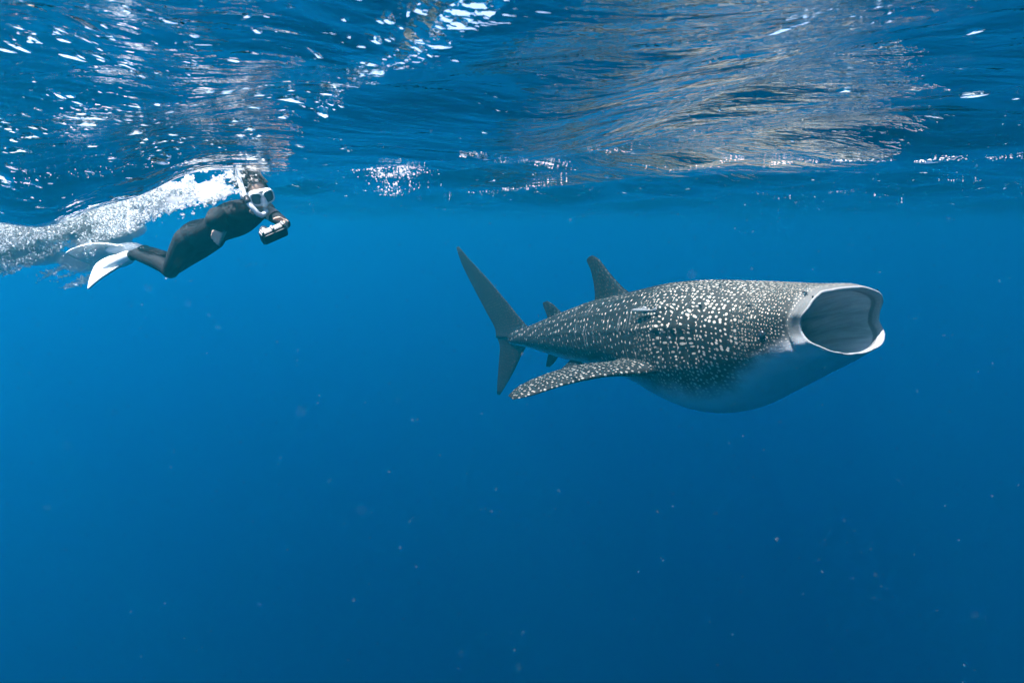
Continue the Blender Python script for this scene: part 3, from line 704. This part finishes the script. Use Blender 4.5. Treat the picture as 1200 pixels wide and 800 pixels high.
# ------------------------------------------------------------------ foam, bubbles, small fish, drifting specks
def spheres_mesh(name, pts, rad, mat, squash=None, fine=False):
    """one mesh of many tiny beads (octahedra, or icospheres when fine)"""
    if fine:
        bm = bmesh.new(); bmesh.ops.create_icosphere(bm, subdivisions=1, radius=1)
        bv = np.array([v.co[:] for v in bm.verts]); bf = np.array([[v.index for v in f.verts] for f in bm.faces]); bm.free()
    else:
        bv = np.array([(1, 0, 0), (-1, 0, 0), (0, 1, 0), (0, -1, 0), (0, 0, 1), (0, 0, -1)], float)
        bf = np.array([(0, 2, 4), (2, 1, 4), (1, 3, 4), (3, 0, 4), (2, 0, 5), (1, 2, 5), (3, 1, 5), (0, 3, 5)])
    n = len(pts); S = np.asarray(rad)[:, None, None] * (np.ones((n, 1, 3)) if squash is None else np.asarray(squash)[:, None, :])
    V = (bv[None] * S + np.asarray(pts)[:, None, :]).reshape(-1, 3)
    F = (bf[None] + (np.arange(n) * len(bv))[:, None, None]).reshape(-1, 3)
    me = bpy.data.meshes.new(name); me.vertices.add(len(V)); me.vertices.foreach_set('co', V.ravel())
    me.loops.add(F.size); me.loops.foreach_set('vertex_index', F.ravel())
    me.polygons.add(len(F)); me.polygons.foreach_set('loop_start', np.arange(0, F.size, 3)); me.polygons.foreach_set('loop_total', np.full(len(F), 3))
    me.polygons.foreach_set('use_smooth', np.ones(len(F), bool)); me.update(calc_edges=True); me.materials.append(mat)
    return link(bpy.data.objects.new(name, me))
LAT = np.random.default_rng(3).random((256, 256))
def vnoise(x, y):
    xi, yi = np.floor(x).astype(int), np.floor(y).astype(int); fx, fy = x - xi, y - yi
    fx = fx * fx * (3 - 2 * fx); fy = fy * fy * (3 - 2 * fy); g = lambda i, j: LAT[i % 256, j % 256]
    return (g(xi, yi) * (1 - fx) + g(xi + 1, yi) * fx) * (1 - fy) + (g(xi, yi + 1) * (1 - fx) + g(xi + 1, yi + 1) * fx) * fy
def fbm(x, y, o=4):
    s, a, t = 0, .5, 0
    for k in range(o): s = s + a * vnoise(x * 2 ** k + 17 * k, y * 2 ** k + 31 * k); t += a; a *= .55
    return s / t - .5
def at_np(px, py, Y):
    c, s_ = math.cos(PITCH), math.sin(PITCH); u = (py - 400) / FPX
    dy = c - s_ * u; dz = -s_ - c * u; dx = (px - 600) / FPX
    return np.stack([dx * Y / dy, Y + 0 * px, CAM.z + dz * Y / dy], -1)
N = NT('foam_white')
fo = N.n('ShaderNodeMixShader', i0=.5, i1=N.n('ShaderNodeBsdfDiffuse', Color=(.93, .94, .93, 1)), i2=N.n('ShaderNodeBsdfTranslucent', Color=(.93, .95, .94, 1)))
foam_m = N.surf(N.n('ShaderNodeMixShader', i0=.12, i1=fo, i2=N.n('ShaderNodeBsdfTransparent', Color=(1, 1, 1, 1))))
# the churn: cells in (photo x, photo y, distance) turned into places in the water behind the trough
def churn():
    I = np.interp; n = 1400000; g = np.random.default_rng(11)
    px = g.uniform(-60, 330, n); py = g.uniform(200, 345, n)
    top = I(px, [-60, 0, 100, 200, 290, 340], [250, 248, 224, 208, 203, 203])
    core = np.exp(-((py - I(px, [-60, 0, 60, 120, 180, 230], [284, 274, 258, 240, 226, 216])) / I(px, [0, 120, 200], [25, 22, 12])) ** 2) * I(px, [-60, 110, 190, 240], [1, 1, .62, 0])
    kick = np.exp(-(((px - 136) - (py - 262) * .55) / 46) ** 2 - ((py - 262 + (px - 136) * .45) / 17) ** 2)
    spill = np.exp(-((px - 103 - (py - 290) * .12) / 15) ** 2) * I(py, [262, 275, 302, 320], [0, .8, .6, 0])
    back = np.exp(-((px - 258) / 34) ** 2 - ((py - 226 + (px - 258) * .30) / 15) ** 2) * .58
    veil = .46 * I(px, [-60, 60, 210, 300, 325], [.75, .8, 1, 1.05, 0]) * I(py - top, [-4, 4, 42, 78], [1, 1, .75, 0])
    low = .60 * I(px, [-60, 0, 100, 150], [1, 1, .7, 0]) * I(py, [275, 290, 320, 345], [.6, 1, .8, 0])
    wake = fbm((px + py * .9) * .020, (py + px * .38) * .085, 6)                       # drawn out along the wake
    lump = fbm(px * .045 + 40, py * .060 + 9, 6); fine = fbm(px * .22 + 3, py * .30, 4)
    solid = np.maximum.reduce([core * 1.3, kick * 1.1, spill, back * (.75 + wake * 2.2)])
    a = np.clip((solid * 1.05 + lump * 1.0 + fine * .45 - .27) * 1.8, 0, 1) * (solid > .08)
    b = np.clip(((veil + low) * 1.25 + wake * 2.2 + fine * .8 - .60) * 2.2, 0, 1) * .52
    clear = (px > 196) & (py > I(px, [196, 212, 240, 255, 285, 300, 330], [300, 275, 262, 252, 230, 212, 206]))       # the suit itself is clear of froth
    k = (np.maximum(a, b) > g.random(n)) & ~clear
    px, py, a = px[k], py[k], a[k]; m = len(px)
    Y = g.normal(I(px, [-60, 100, 180, 300], [5.0, 5.0, 4.6, 4.05]), .14)
    frt = (px > 150) & (g.random(m) < .75); Y[frt] = (I(px, [150, 235, 300], [4.4, 3.9, 3.6]) + g.normal(0, .03, m))[frt]
    P = at_np(px, py, Y); ok = P[:, 2] < sea(P[:, 0], P[:, 1]) - .004
    P, a = P[ok], a[ok]; sel = g.permutation(len(P))[:190000]; P, a = P[sel], a[sel]; m = len(P)
    rad = (.0019 + .0038 * g.random(m) ** 3) * np.where(a > .6, 1.35, 1.0)
    sq = np.stack([1 + g.random(m) * .9, np.ones(m), .6 + .4 * g.random(m)], -1)
    return tag(spheres_mesh('wake_foam', P, rad, foam_m, squash=sq), 'white churned foam and bubbles trailing around the fins of the snorkeler', 'foam', kind='stuff')
churn()
def mist():
    """milky cloud of micro-bubbles hanging in the churn"""
    bm = bmesh.new(); I3 = (Vector((1, 0, 0)), Vector((0, 1, 0)), Vector((0, 0, 1)))
    for px, py, Y, rx, rz in ((-40, 282, 5.05, .40, .13), (10, 272, 5.0, .38, .13), (60, 262, 4.98, .34, .13), (105, 254, 4.95, .30, .13), (150, 240, 4.85, .26, .10), (140, 266, 4.9, .24, .09), (104, 290, 4.95, .10, .12), (185, 232, 4.75, .20, .07), (30, 300, 5.0, .34, .09), (95, 305, 4.95, .20, .09), (128, 290, 4.95, .20, .08), (215, 226, 4.6, .18, .06), (245, 222, 4.45, .16, .06)):
        c = at(px, py, Y); c.z = min(c.z, float(sea(c.x, c.y)) - rz * .6); ellipsoid(bm, c, I3, (rx, .16, rz), 24)
    for v in bm.verts: v.co += Vector([mnoise.noise(v.co * 4 + Vector((k * 9, 0, 0))) for k in range(3)]) * .05
    for v in bm.verts: v.co.z = min(v.co.z, float(sea(v.co.x, v.co.y)) - .02)
    o = remeshed('bubble_mist', bm, .03, 6)
    N = NT('bubble_mist'); v = N.n('ShaderNodeVolumeScatter', Color=(1, 1, 1, 1), Density=6.5, Anisotropy=.1); N.set(N.out.inputs['Volume'], v); o.data.materials.clear(); o.data.materials.append(N.m)
    return tag(o, 'milky cloud of fine bubbles hanging around the churned wake', 'bubbles', kind='stuff')
mist()
def streaks():
    """thin broken lines of froth lying on the far surface"""
    g = np.random.default_rng(5); PX, PY, R0 = [], [], []
    def line(x0, y0, x1, y1, n, wob, r0=.006, spread=.9):
        n = int(n * .6)
        t = g.random(n); x = x0 + (x1 - x0) * t
        strand = g.integers(0, 4, n)                                       # a few roughly parallel threads
        y = y0 + (y1 - y0) * t + wob * np.sin(t * 7 + x0) + (strand - 1.5) * spread * 1.1 * np.sin(t * 3.1 + strand) + g.normal(0, .22, n)
        keep = fbm(x * .10 + strand * 37, strand * 11.3 + y * .05, 3) + g.normal(0, .10, n) > .0
        PX.append(x[keep]); PY.append(y[keep]); R0.append(np.full(keep.sum(), r0))
    line(525, 232, 665, 214, 300, 2.0, .004); line(580, 190, 670, 197, 160, 1.2, .004); line(640, 193, 672, 193, 50, .8, .004); line(420, 203, 500, 196, 120, 1.0, .004); line(420, 225, 520, 219, 90, 1.0, .004)
    line(845, 189, 872, 187, 90, .6); line(905, 192, 960, 190, 150, 1.2); line(968, 189, 1040, 190, 200, 1.0); line(1075, 190, 1125, 187, 150, 1.0); line(1155, 186, 1200, 188, 80, 1.0)
    line(880, 224, 1070, 236, 160, 5, .004); line(740, 196, 850, 200, 100, 2, .004); line(690, 178, 740, 180, 80, .8, .004); line(1090, 214, 1160, 212, 50, 2, .004)
    line(75, 205, 185, 196, 160, 3, .0020, 2.6); line(20, 210, 60, 203, 50, 1, .0020); line(255, 204, 330, 204, 160, .8, .003); line(540, 184, 565, 182, 80, 1.0)
    px, py, r0 = np.concatenate(PX), np.concatenate(PY), np.concatenate(R0); hit = np.full(len(px), np.nan)
    for Y in np.arange(1.6, 15, .03):                                      # where each sight line meets the surface
        P = at_np(px, py, np.full(len(px), Y)); h = (P[:, 2] > sea(P[:, 0], P[:, 1]) - .006) & np.isnan(hit); hit[h] = Y
    k = ~np.isnan(hit); P = at_np(px[k], py[k], hit[k]); m = len(P); P[:, 2] = sea(P[:, 0], P[:, 1]) - .001
    P[:, :2] += g.normal(0, .006, (m, 2)) * hit[k][:, None]; P[:, 2] = sea(P[:, 0], P[:, 1]) - .001
    sq = np.stack([1.2 + 2.5 * g.random(m), 1.2 + 1.5 * g.random(m), np.full(m, .22)], -1)
    o = spheres_mesh('surface_foam', P, hit[k] / 733 * (r0[k] / .006) * (.2 + .38 * g.random(m)), foam_m, squash=sq, fine=True)
    return tag(o, 'thin white lines of froth scattered on the underside of the waves', 'foam', kind='stuff')
streaks()
def glitter_patch():  # sun glitter put in as white beads, sharing the foam material
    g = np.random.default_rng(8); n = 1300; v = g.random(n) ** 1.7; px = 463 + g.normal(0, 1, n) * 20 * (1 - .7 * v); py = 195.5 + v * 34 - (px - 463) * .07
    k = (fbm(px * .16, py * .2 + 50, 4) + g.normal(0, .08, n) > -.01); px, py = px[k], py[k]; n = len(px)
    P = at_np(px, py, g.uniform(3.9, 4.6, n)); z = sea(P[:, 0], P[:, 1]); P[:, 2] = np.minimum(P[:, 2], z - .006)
    return tag(spheres_mesh('glitter_beads', P, .0012 + .0045 * g.random(n) ** 3, foam_m, fine=True), 'dotted triangular patch of white beads standing in for sun glitter under a wave crest', 'bubbles', kind='stuff')
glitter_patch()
def specks():
    pts, rad = [], []
    for k in range(4200):
        Y = .5 + 7 * random.random() ** .8; p = at(random.uniform(-40, 1240), random.uniform(150, 830), Y)
        if p.z > float(sea(p.x, p.y)) - .02: continue
        pts.append(p[:]); rad.append(random.choice((.0005, .0006, .0009)) * (.5 + Y * .32) * random.uniform(.6, 1.3))
    for k in range(70):
        Y = random.uniform(.18, .75); p = at(random.uniform(-40, 1240), random.uniform(120, 830), Y)
        if p.z > float(sea(p.x, p.y)) - .02: continue
        pts.append(p[:]); rad.append(random.uniform(.00015, .00036))
    N = NT('plankton'); m = N.surf(N.n('ShaderNodeMixShader', i0=.30, i1=N.n('ShaderNodeBsdfTransparent'), i2=N.n('ShaderNodeBsdfDiffuse', Color=(.42, .44, .40, 1))))
    return tag(spheres_mesh('plankton', pts, rad, m), 'fine pale specks of plankton drifting in the water', 'plankton', kind='stuff')
specks()
def fish(name, loc, yaw, pitch, L, col, label, group=None, flat=.10, head=.11):
    """small fish: spindle body with tail, dorsal and anal fins"""
    root = link(bpy.data.objects.new(name, None)); root.location = loc; root.rotation_euler = (0, pitch, yaw)
    N = NT(name + '_skin'); tc = N.n('ShaderNodeTexCoord').outputs['Object']; z = N.n('ShaderNodeSeparateXYZ', Vector=tc).outputs[2]
    m = N.surf(N.n('ShaderNodeBsdfPrincipled', Base_Color=N.mix(N.ramp(z, -.12 * L, .10 * L), col[0], col[1]), Roughness=.4))
    prof = [(0, .01), (.06, .045), (.18, .085), (.35, .10), (.55, .088), (.75, .055), (.9, .026), (1, .018)]
    V, F = [], []; n = 16
    for s_, r_ in prof:
        for k in range(n): a = 2 * math.pi * k / n; V.append((-s_ * L, math.sin(a) * r_ * L * flat / .11 * .8, math.cos(a) * r_ * L * head / .10))
    for i in range(len(prof) - 1):
        for k in range(n): F.append((i * n + k, i * n + (k + 1) % n, (i + 1) * n + (k + 1) % n, (i + 1) * n + k))
    F.append(tuple(range(n - 1, -1, -1))); F.append(tuple((len(prof) - 1) * n + k for k in range(n)))
    def flatfin(P, t=.006):
        b = len(V); k = len(P)
        for sd in (1, -1):
            for x, z_ in P: V.append((-x * L, sd * t * L, z_ * L))
        F.append(tuple(b + i for i in range(k))); F.append(tuple(b + k + i for i in range(k - 1, -1, -1)))
        for i in range(k): F.append((b + i, b + k + i, b + k + (i + 1) % k, b + (i + 1) % k))
    flatfin([(.93, .015), (1.18, .13), (1.11, 0), (1.18, -.13), (.93, -.015)])
    flatfin([(.45, .07), (.60, .15), (.80, .06), (.78, .03)]); flatfin([(.50, -.07), (.64, -.14), (.80, -.06), (.78, -.03)])
    mesh_obj('body', V, F, m, root)
    N = NT(name + '_eye'); em = N.surf(N.n('ShaderNodeBsdfPrincipled', Base_Color=(.01, .01, .01, 1), Roughness=.3))
    for sd in (-1, 1):
        bm = bmesh.new(); bmesh.ops.create_icosphere(bm, subdivisions=1, radius=.016 * L); me = bpy.data.meshes.new('eye'); bm.to_mesh(me); bm.free(); me.materials.append(em)
        e = link(bpy.data.objects.new('eye', me), root); e.location = (-.10 * L, sd * .045 * L, .02 * L)
    return tag(root, label, 'fish', group)
fish('remora', at(739, 363.5, 6.42), math.atan2(.8, -.6) + math.pi * 0, R(6), .30, ((.12, .13, .12, 1), (.16, .17, .16, 1)), 'pale grey remora riding along the flank of the whale shark', flat=.12, head=.07)
fish('pilot_fish', at(648, 404, 8.6), math.atan2(-.6, .8), 0, .22, ((.03, .04, .045, 1), (.02, .03, .035, 1)), 'leading one of two small dark fish under the tail stalk of the shark', 'dark fish under the shark tail')
fish('pilot_fish', at(637, 402, 8.7), math.atan2(-.5, .8), 0, .20, ((.03, .04, .045, 1), (.02, .03, .035, 1)), 'smaller dark fish trailing the leading one under the tail stalk of the shark', 'dark fish under the shark tail')
